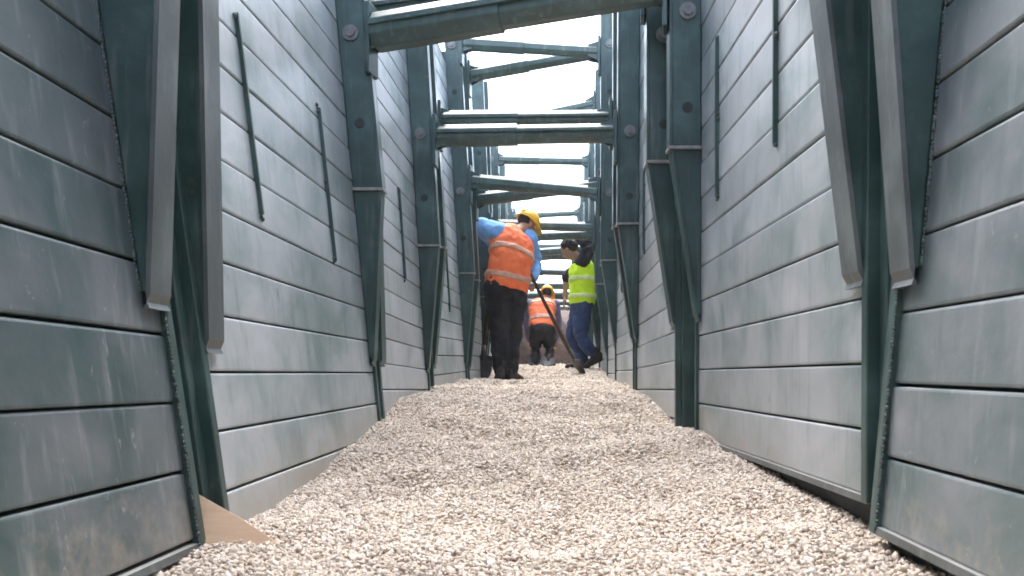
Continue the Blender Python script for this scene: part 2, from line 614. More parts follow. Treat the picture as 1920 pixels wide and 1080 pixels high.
def make_panel(w, i, label, group):
    root = thing('shoring_panel', label, 'shoring panel', w.S((max(w.u0, 0) + w.u1) / 2, w.hb, 0), group)
    near = i < 2
    # ribs
    k0 = math.ceil((w.hb - w.goff) / w.gsp - 1e-6)
    hs = [w.goff + k * w.gsp for k in range(k0, 60)]
    hs = [h for h in hs if h <= w.htop]
    if hs[0] - w.hb > .04:
        hs = [w.hb] + hs
    g = .0054 if i < 3 else .0072
    for a, b in zip(hs[:-1], hs[1:]):
        j = rng.uniform(-.0022, .0022)
        j2 = rng.uniform(-.0022, .0022)
        lo, hi = a + g / 2 + rng.uniform(-.001, .001), b - g / 2 + rng.uniform(-.001, .001)
        prof = [(-.030, lo), (-.005, lo), (-.0012, lo + .002), (0, lo + .006),
                (0, hi - .005), (-.0012, hi - .0015), (-.004, hi), (-.030, hi)]
        mb = MB()
        us = [w.u0 + .012, (w.u0 + w.u1) / 2, w.u1 - .012]
        jj = [j, (j + j2) / 2 + rng.uniform(-.0015, .0015), j2]
        secs = [[w.S(u, h, n + q) for n, h in prof] for u, q in zip(us, jj)]
        mb.strip(secs)
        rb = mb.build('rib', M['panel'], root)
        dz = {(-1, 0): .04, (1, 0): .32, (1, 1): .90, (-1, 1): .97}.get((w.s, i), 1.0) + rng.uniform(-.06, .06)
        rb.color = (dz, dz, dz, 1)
    mb = MB()
    w.box(mb, w.u0, w.u1, w.hb + .004, w.htop, -.060, -.0295)
    mb.build('backing_plate', M['dark'], root)
    # end channels
    for ue, sg in ((w.u0, 1), (w.u1, -1)):
        ua, ub = (ue - .020, ue + .010) if sg > 0 else (ue - .010, ue + .020)
        mb = MB()
        w.box(mb, ua, ub, w.hb - .01, w.htop + .01, -.062, .012)
        mb.build('end_channel', M['green'], root, bevel=.003 if near else 0)
        # outer slide rail standing in the joint between two panels
        if sg > 0 and (w.s, i) != (-1, 2):
            mb = MB()
            w.box(mb, ue - .060, ue - .021, w.hb - .14, w.htop + .01, -.085, -.012)
            mb.build('slide_rail', M['green'], root, bevel=.003 if near else 0)
    # cutting shoe under the ribs
    mb = MB()
    w.box(mb, w.u0 - .018, w.u1 + .018, w.hb - .012, w.hb + .003, -.058, .010)
    mb.build('bottom_edge', M['flange'], root)
    mb = MB()
    w.box(mb, w.u0, w.u1, w.hb - .30, w.hb - .0125, -.055, -.018, -.045)
    mb.build('cutting_shoe', M['dark'], root)
    # posts
    hl = .78 if w.s < 0 else .90
    reach_n = {(-1, 2): .060}.get((w.s, i), .122)
    if i == 0:
        post(w, root, w.u1 - .085, w.u1 - .004, 0, .155 if w.s < 0 else .19, hl, .130, True, -1)
        ps = w.u1 - .085
        weld_bead(w, ps - .001, .16 if w.s < 0 else .2, 1.0, .000, root, .0042)
        weld_bead(w, w.u1 - .012, w.hb, .9, .010, root, .0040)
    else:
        far_h = .06 if w.s < 0 else .24
        near_h = .075 if w.s < 0 else .21
        if i > 1:
            near_h = .06 if w.s < 0 else .22
        post(w, root, w.u0 + .003, w.u0 + .083, 0, near_h, hl + (.16 if i == 1 else 0), reach_n, i < 3, 1)
        post(w, root, w.u1 - .066, w.u1 - .004, 0, far_h, hl, .118, i < 3, -1)
        if near:
            weld_bead(w, w.u0 + .090, near_h, .95, .002, root, .0045)
    # upright bars welded to the face
    bars = {(-1, 1): [(2.41, .45, 1.02), (3.18, .42, .99)], (1, 1): [(2.38, .645, 1.24), (3.09, .645, 1.22)],
            (-1, 2): [(4.55, .52, 1.0)], (1, 2): [(4.72, .70, 1.14)], (-1, 3): [(6.2, .45, 1.0)], (1, 3): [(6.2, .6, 1.1)],
            (-1, 0): [(.2, .45, 1.0)], (1, 0): [(.2, .6, 1.2)]}
    for u, h0, h1 in bars.get((w.s, i), []):
        mb = MB()
        w.box(mb, u, u + .010, h0, h1, -.004, .013)
        bar = mb.build('upright_bar', M['green'], root)
        mb = MB()
        for hh in (h0, (h0 + h1) / 2, h1):
            for k in range(5):
                mb.ball(w.S(u + rng.uniform(-.006, .016), hh + rng.uniform(-.014, .014), rng.uniform(.0, .006)), rng.uniform(.004, .008), 6, 4)
        mb.build('tack_weld', M['weld'], bar, smooth=True)['kind'] = 'stuff'
    return root


# ------------------------------------------------------------------ ground and earth round the trench
def smooth_noise(x, y):
    return (np.sin(x * 1.7 + y * .9) + np.sin(x * .63 - y * 1.31 + 2) + .5 * np.sin(x * 3.9 + y * 4.3)) / 2.5


mb = MB()
GZ = CAMZ + 2.46
prof = [(-600, GZ), (-40, GZ), (-8, GZ), (-2.4, GZ - .03), (-1.55, GZ - .10), (-1.30, GZ - .5), (-1.14, .6), (-1.05, -.45),
        (.95, -.45), (1.02, .6), (1.10, GZ - .5), (1.35, GZ - .10), (2.2, GZ - .03), (8, GZ), (40, GZ), (600, GZ)]
ys = [-500, -30, -6, -2.1, -1.75] + [(-1.5 + k * .5) for k in range(45)] + [21.4, 22.0, 22.8, 24, 26, 45, 900]
secs = []
for y in ys:
    row = []
    for x, z in prof:
        zz = z
        inner = abs(x) < 1.5
        if inner:
            if y <= -2.0:  # unseen trench end behind the camera, set close to block light
                zz = GZ
            elif y >= 26:
                zz = GZ
            elif y > 21.0:
                t = (y - 21.0) / 5.0
                zz = max(z, CAMZ + .15 + (GZ - .15 - CAMZ) * (t ** .55))
        elif x > 1.0 and False:
            pass
        if abs(x) < 3:
            zz += .05 * math.sin(y * 2.1 + x * 3)
        row.append(Vector((x + (.04 * math.sin(y * 3.3 + z * 4) if inner else 0), y, zz)))
    secs.append(row)
mb.strip(secs, cap=False, closed=False)
go = mb.build('ground', M['soil'], smooth=True)
go['kind'] = 'structure'
go['label'] = 'brown earth round the trench and at its end'

hm = MB()
hx, hy = np.linspace(-.72, .56, 22), np.linspace(14.9, 18.2, 34)
rows = []
for y in hy:
    t = (y - 14.9) / 3.3
    rows.append([Vector((x, y, CAMZ + .08 + (1.0 * math.sin(math.pi * t) ** .8) * (.72 + .28 * math.cos((x + .2) * 2.6)) + .06 * math.sin(x * 9 + y * 5) * math.sin(y * 7)
                         + rng.uniform(-.03, .03))) for x in hx])
hm.strip(rows, cap=False, closed=False)
ho = hm.build('earth_heap', M['soil'], None, smooth=True)
ho['kind'] = 'structure'
ho['label'] = 'brown earth heap filling the trench behind the bent worker'

# ------------------------------------------------------------------ gravel bed: sheet plus loose stones, one mass
def make_gravel():
    V, Fc, T = [], [], []
    # sheet
    nx, ny = 60, 300
    gx = np.linspace(-1.0, .9, nx)
    gy = np.concatenate([np.linspace(-2.4, 6, 180), np.linspace(6.05, 22.0, ny - 180)])
    XX, YY = np.meshgrid(gx, gy)
    ZZ = gh(XX, YY) - .006 + .004 * npr.standard_normal(XX.shape)
    sheet = np.stack([XX, YY, ZZ], -1).reshape(-1, 3)
    idx = np.arange(nx * ny).reshape(ny, nx)
    q = np.stack([idx[:-1, :-1], idx[:-1, 1:], idx[1:, 1:], idx[1:, :-1]], -1).reshape(-1, 4)
    q3 = np.concatenate([q[:, [0, 1, 2]], q[:, [0, 2, 3]]])
    # stone prototypes: jittered icosahedra squashed into chips
    ph = (1 + 5 ** .5) / 2
    ico = np.array([(-1, ph, 0), (1, ph, 0), (-1, -ph, 0), (1, -ph, 0), (0, -1, ph), (0, 1, ph), (0, -1, -ph), (0, 1, -ph),
                    (ph, 0, -1), (ph, 0, 1), (-ph, 0, -1), (-ph, 0, 1)], float)
    ico /= np.linalg.norm(ico[0])
    icf = np.array([(0, 11, 5), (0, 5, 1), (0, 1, 7), (0, 7, 10), (0, 10, 11), (1, 5, 9), (5, 11, 4), (11, 10, 2), (10, 7, 6), (7, 1, 8),
                    (3, 9, 4), (3, 4, 2), (3, 2, 6), (3, 6, 8), (3, 8, 9), (4, 9, 5), (2, 4, 11), (6, 2, 10), (8, 6, 7), (9, 8, 1)])
    protos = []
    for k in range(40):
        p = ico + npr.normal(0, .27, ico.shape)
        p = np.sign(p) * np.abs(p) ** .75
        p *= np.array([npr.uniform(.95, 1.5), npr.uniform(.75, 1.05), npr.uniform(.5, .85)])
        protos.append(p)
    protos = np.array(protos)

    def scatter(y0, y1, xl, xr, spacing, rmin, rmax, lift):
        n = int((y1 - y0) * (xr - xl) / spacing ** 2)
        x = npr.uniform(xl, xr, n)
        y = npr.uniform(y0, y1, n)
        r = (rmin + (rmax - rmin) * npr.beta(1.5, 2.2, n)) * np.where(npr.random(n) < .05, npr.uniform(1.3, 1.7, n), 1.0)
        z = gh(x, y) + npr.uniform(-.45, .55, n) * lift
        k = npr.integers(0, len(protos), n)
        v = protos[k] * r[:, None, None]
        # random rotation, lying roughly flat but tumbled
        a, b, c = npr.uniform(0, 2 * np.pi, n), npr.normal(0, .55, n), npr.normal(0, .55, n)
        ca, sa, cb, sb, cc, sc = np.cos(a), np.sin(a), np.cos(b), np.sin(b), np.cos(c), np.sin(c)
        R = np.empty((n, 3, 3))
        R[:, 0] = np.stack([ca * cb, ca * sb * sc - sa * cc, ca * sb * cc + sa * sc], -1)
        R[:, 1] = np.stack([sa * cb, sa * sb * sc + ca * cc, sa * sb * cc - ca * sc], -1)
        R[:, 2] = np.stack([-sb, cb * sc, cb * cc], -1)
        v = np.einsum('nij,nkj->nki', R, v) + np.stack([x, y, z], -1)[:, None, :]
        t = np.clip(npr.beta(3.2, 2.0, n), 0, 1)
        return v, t

    parts = [scatter(1.38, 2.6, -.84, .72, .0068, .0026, .0072, .007),
             scatter(2.6, 4.2, -.84, .70, .0084, .0034, .0080, .007),
             scatter(4.2, 6.5, -.84, .62, .0125, .0052, .0105, .009),
             scatter(6.5, 10.0, -.78, .56, .0200, .0090, .0140, .010),
             scatter(10.0, 16.0, -.80, .50, .0330, .0110, .0200, .010)]
    off = len(sheet)
    V.append(sheet)
    Fc.append(q3)
    T.append(np.clip(.55 + .1 * npr.standard_normal(len(sheet)), 0, 1))
    for v, t in parts:
        n = len(v)
        V.append(v.reshape(-1, 3))
        Fc.append((icf[None] + (off + 12 * np.arange(n))[:, None, None]).reshape(-1, 3))
        T.append(np.repeat(t, 12))
        off += 12 * n
    V, Fc, T = np.concatenate(V), np.concatenate(Fc), np.concatenate(T)
    me = bpy.data.meshes.new('gravel')
    me.vertices.add(len(V))
    me.vertices.foreach_set('co', V.ravel().astype(np.float32))
    me.loops.add(len(Fc) * 3)
    me.loops.foreach_set('vertex_index', Fc.ravel().astype(np.int32))
    me.polygons.add(len(Fc))
    me.polygons.foreach_set('loop_start', np.arange(0, len(Fc) * 3, 3, dtype=np.int32))
    me.update(calc_edges=True)
    at = me.attributes.new('tint', 'FLOAT', 'POINT')
    at.data.foreach_set('value', T.astype(np.float32))
    me.materials.append(M['gravel'])
    me.validate()
    ob = bpy.data.objects.new('gravel', me)
    C.objects.link(ob)
    ob['kind'] = 'stuff'
    ob['label'] = 'pale cream crushed gravel covering the trench floor'
    ob['category'] = 'gravel'
    print('gravel tris', len(Fc))


make_gravel()

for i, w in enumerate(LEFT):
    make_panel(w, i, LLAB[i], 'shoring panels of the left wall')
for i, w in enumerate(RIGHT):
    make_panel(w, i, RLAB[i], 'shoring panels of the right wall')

# ------------------------------------------------------------------ struts
LEVEL = {0: 'lower', 1: 'upper'}


def make_strut(a, b, label, r=.058, fins=True):
    a, b = Vector(a), Vector(b)
    root = thing('strut', label, 'strut', (a + b) / 2, 'steel struts across the trench')
    d = (b - a).normalized()
    up = Vector((0, 0, 1))
    y = d.cross(up).normalized()
    L = (b - a).length
    mb = MB()
    mb.tube([a + d * .02, b - d * .02], r, 8, True, (0, 0, 1), 1.0, math.pi / 8)
    mb.build('beam', M['strut'], root, bevel=.006)
    # thicker outer sleeve on one half: the length adjuster
    mb = MB()
    mb.tube([a + d * .03, a + d * (L * .46)], r * 1.14, 8, True, (0, 0, 1), 1.0, math.pi / 8)
    mb.build('sleeve', M['strut'], root, bevel=.005)
    if fins:
        for sg in (-1, 1):
            mb = MB()
            e0, e1 = a + d * .03 + y * sg * (r * .90) + up * (r * .12), b - d * .03 + y * sg * (r * .90) + up * (r * .12)
            o1, o2 = y * sg * .026, up * .005
            mb.hexa([e0 - o2, e1 - o2, e1 + o1 - o2, e0 + o1 - o2, e0 + o2, e1 + o2, e1 + o1 + o2, e0 + o1 + o2])
            mb.build('side_flange', M['strut'], root)
    for p, q in ((a, 1), (b, -1)):
        mb = MB()
        c = p + d * q * .010
        hx, hy, hz = d * .010, y * .052, up * .15
        c = c - up * .03
        mb.hexa([c - hx - hy - hz, c + hx - hy - hz, c + hx + hy - hz, c - hx + hy - hz,
                 c - hx - hy + hz, c + hx - hy + hz, c + hx + hy + hz, c - hx + hy + hz])
        mb.build('end_plate', M['green'], root, bevel=.004)
        mb = MB()
        for sgn in (-1, 1):
            e = p + y * sgn * .030
            for zz in (1,):
                t0, t1 = d * q * .021, d * q * .10
                mb.hexa([e + t0 - y * .005 - up * .075, e + t1 - y * .005 - up * .045, e + t1 + y * .005 - up * .045, e + t0 + y * .005 - up * .075,
                         e + t0 - y * .005 + up * .075, e + t1 - y * .005 + up * .045, e + t1 + y * .005 + up * .045, e + t0 + y * .005 + up * .075])
        mb.build('gusset', M['green'], root)
    if fins:
        mb = MB()
        for k in range(int(L / .035)):
            if rng.random() < .5:
                c = a + d * (.15 + k * .035) + up * (r * .93) + y * rng.uniform(-.02, .02)
                if (c - a).length < L - .15:
                    rr = rng.uniform(.004, .009)
                    mb.ball(c, (rr * 1.4, rr, rr * .7), 6, 4)
        if mb.v:
            o = mb.build('dirt_crumbs', M['gravel'], root)
            o['kind'] = 'stuff'
            a_ = o.data.attributes.new('tint', 'FLOAT', 'POINT')
            a_.data.foreach_set('value', [0.8] * len(o.data.vertices))


HJ = {(1, 0, 0): (1.445, 1.555), (1, 1, 0): (1.60, 1.70), (2, 0, 0): (1.43, 1.435), (2, 1, 0): (1.57, 1.57), (3, 0, 0): (1.53, 1.44), (3, 1, 0): (1.46, 1.56),
      (3, 0, 1): (2.64, 2.56), (3, 1, 1): (2.50, 2.66), (4, 0, 1): (2.52, 2.72), (4, 1, 1): (2.63, 2.63)}
for jn in range(0, 11):
    for e in (0, 1):
        wl_, wr_ = (LEFT[jn], RIGHT[jn]) if e == 0 else (LEFT[jn + 1], RIGHT[jn + 1])
        ul = wl_.u1 - .045 if e == 0 else wl_.u0 + .043
        ur = wr_.u1 - .045 if e == 0 else wr_.u0 + .043
        for lv, hp in enumerate((1.47, 2.60)):
            if jn > 4 and e == 1 and lv == 1:
                continue
            h0, h1 = HJ.get((jn, e, lv), (hp + rng.uniform(-.05, .05), hp + rng.uniform(-.05, .05)))
            rch = .142 if jn == 0 else .130
            a = wl_.S(ul, h0, rch if e == 0 else (.072 if jn == 1 else .134))
            b = wr_.S(ur, h1, rch if e == 0 else .134)
            lab = '%s green steel strut %s joint %s, counted from the camera' % (
                'lower' if lv == 0 else 'upper', 'on the near side of' if e == 0 else 'on the far side of', ORD[jn])
            lab = {(1, 0, 0): 'large green steel strut slanting across the top of the photo',
                   (1, 1, 0): 'green strut close behind the large slanting one, at the top edge',
                   (2, 0, 0): 'level green strut with dirt crumbs on top, above the workers',
                   (2, 1, 0): 'strut right behind the level strut above the workers',
                   (3, 0, 1): 'uppermost strut seen against the white sky, nearer of the crossing pair',
                   (3, 1, 1): 'uppermost strut seen against the white sky, farther of the crossing pair',
                   (3, 0, 0): 'green strut just above the orange worker helmet, nearer of two',
                   (3, 1, 0): 'green strut just above the orange worker helmet, farther of two'}.get((jn, e, lv), lab)
            make_strut(a, b, lab, .072 if (jn, e, lv) == (1, 0, 0) else (.058 if jn < 3 else .050), fins=(jn in (1, 2)))

# ------------------------------------------------------------------ plywood offcut
def lerp_(a, b, t):
    return a * (1 - t) + b * t


A_, B_ = P(364, 922, 1.80), P(534, 1026, 1.735)
dn_ = (P(356, 1130, 1.68) - A_)
pts = [A_] + [lerp_(A_, B_, t) + dn_ * k for t, k in ((.25, -.010), (.5, -.022), (.75, -.012))] + [B_, B_ + dn_ * .55, A_ + dn_ * .9]
nrm = (B_ - A_).cross(dn_).normalized()
if nrm.y > 0:
    nrm = -nrm
mb = MB()
mb.strip([[p for p in pts], [p - nrm * .012 for p in pts]])
bo = mb.build('plywood_offcut', M['board'], None, bevel=.001, origin=pts[-1])
bo['label'] = 'tan plywood offcut stuck in the gravel at the foot of the left wall'
bo['category'] = 'board'
bo['kind'] = 'thing'


# ------------------------------------------------------------------ people
def remeshed(mb, name, mat, parent, voxel=.012, smooth=6, folds=0.0, fscale=.09):
    o = mb.build(name, mat, parent, smooth=True)
    rm = o.modifiers.new('remesh', 'REMESH')
    rm.mode = 'VOXEL'
    rm.voxel_size = voxel
    rm.use_smooth_shade = True
    if smooth:
        sm = o.modifiers.new('smooth', 'SMOOTH')
        sm.iterations = smooth
        sm.factor = .5
    if folds:
        tx = bpy.data.textures.new('folds', 'CLOUDS')
        tx.noise_scale = fscale
        tx.noise_depth = 3
        dp = o.modifiers.new('folds', 'DISPLACE')
        dp.texture = tx
        dp.strength = folds
        dp.mid_level = .5
        dp.texture_coords = 'GLOBAL'
    return o


def lerp(a, b, t):
    return Vector(a) * (1 - t) + Vector(b) * t


def limb(mb, pts, radii, seg=12, sub=4):
    """Tube through joints with rounded bends and taper."""
    pp, rr = [], []
    for i in range(len(pts) - 1):
        for k in range(sub):
            t = k / sub
            pp.append(lerp(pts[i], pts[i + 1], t))
            rr.append(radii[i] * (1 - t) + radii[i + 1] * t)
    pp.append(Vector(pts[-1]))
    rr.append(radii[-1])
    for _ in range(1):
        q = [p.copy() for p in pp]
        for i in range(1, len(pp) - 1):
            pp[i] = q[i] * .5 + (q[i - 1] + q[i + 1]) * .25
    mb.tube(pp, rr, seg)
    mb.ball(pts[0], radii[0], seg, 8)
    mb.ball(pts[-1], radii[-1], seg, 8)


def torso(mb, secs, seg=20):
    """secs: (centre, side vector, half width, half depth)"""
    rings = []
    for i, (c, sd, wd, dp) in enumerate(secs):
        a = Vector(secs[max(i - 1, 0)][0])
        b = Vector(secs[min(i + 1, len(secs) - 1)][0])
        t = (b - a).normalized()
        s = Vector(sd)
        s = (s - t * s.dot(t)).normalized()
        f = t.cross(s)
        ring = []
        for k in range(seg):
            q = 2 * math.pi * k / seg
            cs, sn = math.cos(q), math.sin(q)
            e = .8
            ring.append(Vector(c) + s * (math.copysign(abs(cs) ** e, cs) * wd) + f * (math.copysign(abs(sn) ** e, sn) * dp))
        rings.append(ring)
    mb.strip(rings)
    return rings


def hand(mb, wrist, d, palm_n, curl, thumb_side, scale=1.0):
    """Palm, four unequal bent fingers, thumb from the side of the palm."""
    d = Vector(d).normalized()
    n = Vector(palm_n)
    n = (n - d * n.dot(d)).normalized()
    s = d.cross(n) * thumb_side
    w = Vector(wrist)
    L = .085 * scale
    for k in range(4):
        o = (k - 1.5) * .0195 * scale
        a = w + s * o * .6
        b = w + d * L + s * o
        mb.tube([a, lerp(a, b, .5), b], [.015 * scale, .014 * scale, .0115 * scale], 8)
        ln = [.036, .044, .048, .042][k] * scale if thumb_side > 0 else [.042, .048, .044, .036][k] * scale
        p, ang = b, curl * .4
        pts = [p]
        for q in range(3):
            dd = d * math.cos(ang) + n * math.sin(ang)
            p = p + dd * ln * (1, .7, .55)[q]
            pts.append(p)
            ang += curl
        mb.tube(pts, [.0105 * scale, .010 * scale, .0092 * scale, .008 * scale], 8)
        for p in pts:
            mb.ball(p, .0098 * scale, 8, 6)
    a = w + d * .025 * scale + s * .026 * scale
    b = a + (d * .5 + s * .75 + n * .25).normalized() * .042 * scale
    c = b + (d * .75 + s * .05 + n * .6).normalized() * .036 * scale
    mb.tube([w + d * .015 * scale, a, b, c], [.016 * scale, .015 * scale, .012 * scale, .009 * scale], 8)
    mb.ball(c, .009 * scale, 8, 6)


def head(mb, c, look, up, s=1.0):
    """Skull, jaw, nose, ears, brow in the head's own frame."""
    f = Vector(look).normalized()
    u = Vector(up)
    u = (u - f * u.dot(f)).normalized()
    r = f.cross(u)
    c = Vector(c)
    def pt(x, y, z):
        return c + r * (x * s) + f * (y * s) + u * (z * s)
    def blob(x, y, z, rx, ry, rz):
        v0 = len(mb.v)
        mb.ball((0, 0, 0), (rx * s, ry * s, rz * s), 14, 10)
        for i in range(v0, len(mb.v)):
            a = mb.v[i]
            mb.v[i] = tuple(pt(x, y, z) + r * a[0] + f * a[1] + u * a[2])
    blob(0, -.012, .030, .076, .095, .088)
    blob(0, .025, -.045, .058, .066, .070)
    blob(0, .062, -.085, .030, .028, .026)
    blob(0, .098, -.022, .012, .018, .022)
    blob(0, .100, -.034, .016, .013, .011)
    blob(0, .088, -.062, .024, .010, .007)
    blob(0, .088, -.073, .021, .010, .006)
    blob(0, .075, .012, .050, .016, .011)
    for q in (-1, 1):
        blob(q * .076, -.008, -.015, .009, .020, .030)
        blob(q * .030, .078, -.004, .013, .009, .008)
    return pt, r, f, u


def helmet(parent, c, look, up, mat, s=1.0):
    f = Vector(look).normalized()
    u = Vector(up)
    u = (u - f * u.dot(f)).normalized()
    r = f.cross(u)
    c = Vector(c) + u * .035 * s
    mb = MB()
    rings = []
    for k in range(9):
        a = k / 8 * math.pi / 2
        rr = max(math.cos(a), .02)
        zz = math.sin(a)
        rings.append([c + r * (math.cos(q) * .105 * rr * s) + f * (math.sin(q) * .128 * rr * s) + u * (zz * .120 * s)
                      for q in [2 * math.pi * i / 28 for i in range(28)]])
    mb.strip(rings, cap=True)
    o = mb.build('helmet', mat, parent, smooth=True)
    # brim and ridge
    mb = MB()
    inn, out, inn2, out2 = [], [], [], []
    for i in range(28):
        q = 2 * math.pi * i / 28
        ext = .014 + .045 * max(0, math.sin(q)) ** 2
        b = r * math.cos(q) * .104 * s + f * math.sin(q) * .127 * s
        e = b.normalized() * ext * s
        inn.append(c + b - u * .002)
        out.append(c + b + e - u * .012 * s)
        inn2.append(c + b - u * .008)
        out2.append(c + b + e - u * .018 * s)
    for k in range(28):
        j = (k + 1) % 28
        mb.hexa([inn2[k], inn2[j], out2[j], out2[k], inn[k], inn[j], out[j], out[k]])
    mb.build('brim', mat, o, smooth=False)
    mb = MB()
    for off in (-.02, 0, .02):
        mb.tube([c + f * (math.cos(a) * .129 * s) + u * (math.sin(a) * .121 * s) + r * off * s for a in [math.pi * (k + 1) / 14 for k in range(13)]],
                .006 * s, 6)
    mb.build('ridge', mat, o, smooth=True)
    return o


def boot(mb, ankle, toe_dir, s=1.0, lift=0.0):
    a = Vector(ankle)
    t = Vector(toe_dir)
    t.z = 0
    t.normalize()
    t = (t + Vector((0, 0, -lift))).normalized()
    up = Vector((0, 0, 1))
    up = (up - t * up.dot(t)).normalized()
    sd = t.cross(up)
    secs = []
    for y, wd, h0, h1 in ((-.085, .028, -.075, -.02), (-.07, .038, -.085, .03), (-.02, .042, -.085, .05), (.05, .043, -.085, .012),
                          (.11, .050, -.085, -.018), (.16, .046, -.085, -.03), (.195, .028, -.08, -.045)):
        ring = []
        for k in range(14):
            q = 2 * math.pi * k / 14
            cs, sn = math.cos(q), math.sin(q)
            ring.append(a + t * (y * s) + sd * (math.copysign(abs(cs) ** .7, cs) * wd * s) +
                        up * (((h0 + h1) / 2 + math.copysign(abs(sn) ** .7, sn) * (h1 - h0) / 2) * s))
        secs.append(ring)
    mb.strip(secs)
    mb.tube([a + Vector((0, 0, -.02)), a + Vector((0, 0, .10 * s))], [.048 * s, .052 * s], 12)


def person(label, J, look, hup, cloth, vest_mat, tape_mat, trouser, shirt, helmet_mat=None, toes=None, sleeves='long', hands=None, lifts=(0, 0), bulk=1.0):
    """J: joints in world space."""
    base = (J['ankL'] + J['ankR']) / 2
    root = thing('person', label, 'person', Vector((base.x, base.y, float(gh(base.x, base.y)))), 'workers in the trench')
    sd = (J['shR'] - J['shL']).normalized()
    hsd = (J['hipR'] - J['hipL']).normalized()
    sh = (J['shL'] + J['shR']) / 2
    hp = (J['hipL'] + J['hipR']) / 2
    spine = J['spine']
    neck = sh + (J['head'] - sh) * .35
    # ---- body, one skin-coloured surface
    mb = MB()
    tsec = [(lerp(hp, spine, -.15), hsd, .135, .085), (hp, hsd, .150, .100), (lerp(hp, spine, .55), hsd, .135, .090), (spine, (hsd + sd), .140, .095),
            (lerp(spine, sh, .6), sd, .165, .105), (lerp(spine, sh, .92), sd, .155, .090), (sh + (neck - sh) * .25, sd, .09, .065)]
    torso(mb, tsec)
    limb(mb, [lerp(sh, J['head'], -.1), neck, lerp(sh, J['head'], .85)], [.062, .056, .056])
    for q in 'LR':
        limb(mb, [J['sh' + q], J['el' + q], J['wr' + q]], [.050, .040, .029])
        limb(mb, [J['hip' + q], J['kn' + q], J['ank' + q]], [.080, .055, .040])
        hd, hn, hc, ts = hands[q]
        hand(mb, J['wr' + q], hd, hn, hc, ts, 1.0)
    pt, r, f, u = head(mb, J['head'], look, hup)
    remeshed(mb, 'body', M['skin'], root, .0075, 2)
    # eyes
    for q in (-1, 1):
        e = MB().ball(pt(q * .030, .083, -.002), .0085, 10, 8)
        e.build('eye', M['hair'], root, smooth=True)
    B = bulk
    # ---- trousers
    mb = MB()
    torso(mb, [(lerp(hp, spine, -.28), hsd, .135 * B, .095 * B), (lerp(hp, spine, -.1), hsd, .172 * B, .122 * B), (lerp(hp, spine, .25), hsd, .172 * B, .122 * B), (lerp(hp, spine, .50), hsd, .155 * B, .110 * B)])
    for q in 'LR':
        limb(mb, [J['hip' + q], J['kn' + q], lerp(J['kn' + q], J['ank' + q], .97)], [.106 * B, .076 * B, .056 * B], 14, 5)
    remeshed(mb, 'trousers', trouser, root, .012, 4, .050, .10)
    # ---- boots
    for q, tdir, lf in zip('LR', toes, lifts):
        mb = MB()
        boot(mb, J['ank' + q], tdir, 1.06, lf)
        remeshed(mb, 'boot', M['boot'], root, .010, 2)
    # ---- shirt with sleeves
    mb = MB()
    torso(mb, [(lerp(hp, spine, .25), hsd, .158 * B, .112 * B), (spine, hsd + sd, .158 * B, .110 * B), (lerp(spine, sh, .6), sd, .180 * B, .118 * B),
               (lerp(spine, sh, .95), sd, .170 * B, .100 * B), (sh + (neck - sh) * .35, sd, .085 * B, .075 * B)])
    for q in 'LR':
        w_end = J['wr' + q] if sleeves[q] == 'long' else lerp(J['el' + q], J['wr' + q], .08)
        limb(mb, [J['sh' + q], J['el' + q], lerp(J['el' + q], w_end, .96)], [.080 * B, .068 * B, .054], 12, 5)
    remeshed(mb, 'shirt', shirt, root, .012, 4, .034, .08)
    # ---- vest: open at the arms, over the shirt
    mb = MB()
    vs = [(lerp(hp, spine, .02), hsd, .186 * B, .136 * B), (lerp(hp, spine, .5), hsd, .184 * B, .134 * B), (spine, hsd + sd, .184 * B, .132 * B), (lerp(spine, sh, .5), sd, .196 * B, .136 * B),
          (lerp(spine, sh, .85), sd, .186 * B, .126 * B), (sh + (neck - sh) * .10, sd, .130 * B, .098 * B), (sh + (neck - sh) * .40, sd, .090 * B, .080 * B)]
    torso(mb, vs)
    vest = remeshed(mb, 'vest', vest_mat, root, .012, 3, .034, .09)
    # ---- reflective bands
    def band(t0, t1):
        def at(t):
            for k in range(len(vs) - 1):
                a, b = k / (len(vs) - 1), (k + 1) / (len(vs) - 1)
                if a <= t <= b:
                    q = (t - a) / (b - a)
                    return (lerp(vs[k][0], vs[k + 1][0], q), lerp(vs[k][1], vs[k + 1][1], q),
                            vs[k][2] * (1 - q) + vs[k + 1][2] * q + .010, vs[k][3] * (1 - q) + vs[k + 1][3] * q + .010)
        m2 = MB()
        torso(m2, [at(t0), at((t0 + t1) / 2), at(t1)], 40)
        remeshed(m2, 'reflective_band', tape_mat, vest, .012, 1, .034, .09)
    band(.10, .17)
    band(.36, .43)
    if helmet_mat:
        helmet(root, J['head'], look, hup, helmet_mat)
        # hair below the helmet
        mb = MB()
        mb.ball(pt(0, -.045, .015), (.070, .070, .078), 14, 10)
        mb.build('hair', M['hair'], root, smooth=True)
    else:
        mb = MB()
        mb.ball(pt(0, -.024, .045), (.086, .098, .090), 16, 12)
        mb.ball(pt(0, -.060, .0), (.074, .060, .075), 14, 10)
        remeshed(mb, 'hair', M['hair'], root, .010, 2, .018, .03)
    return root, pt


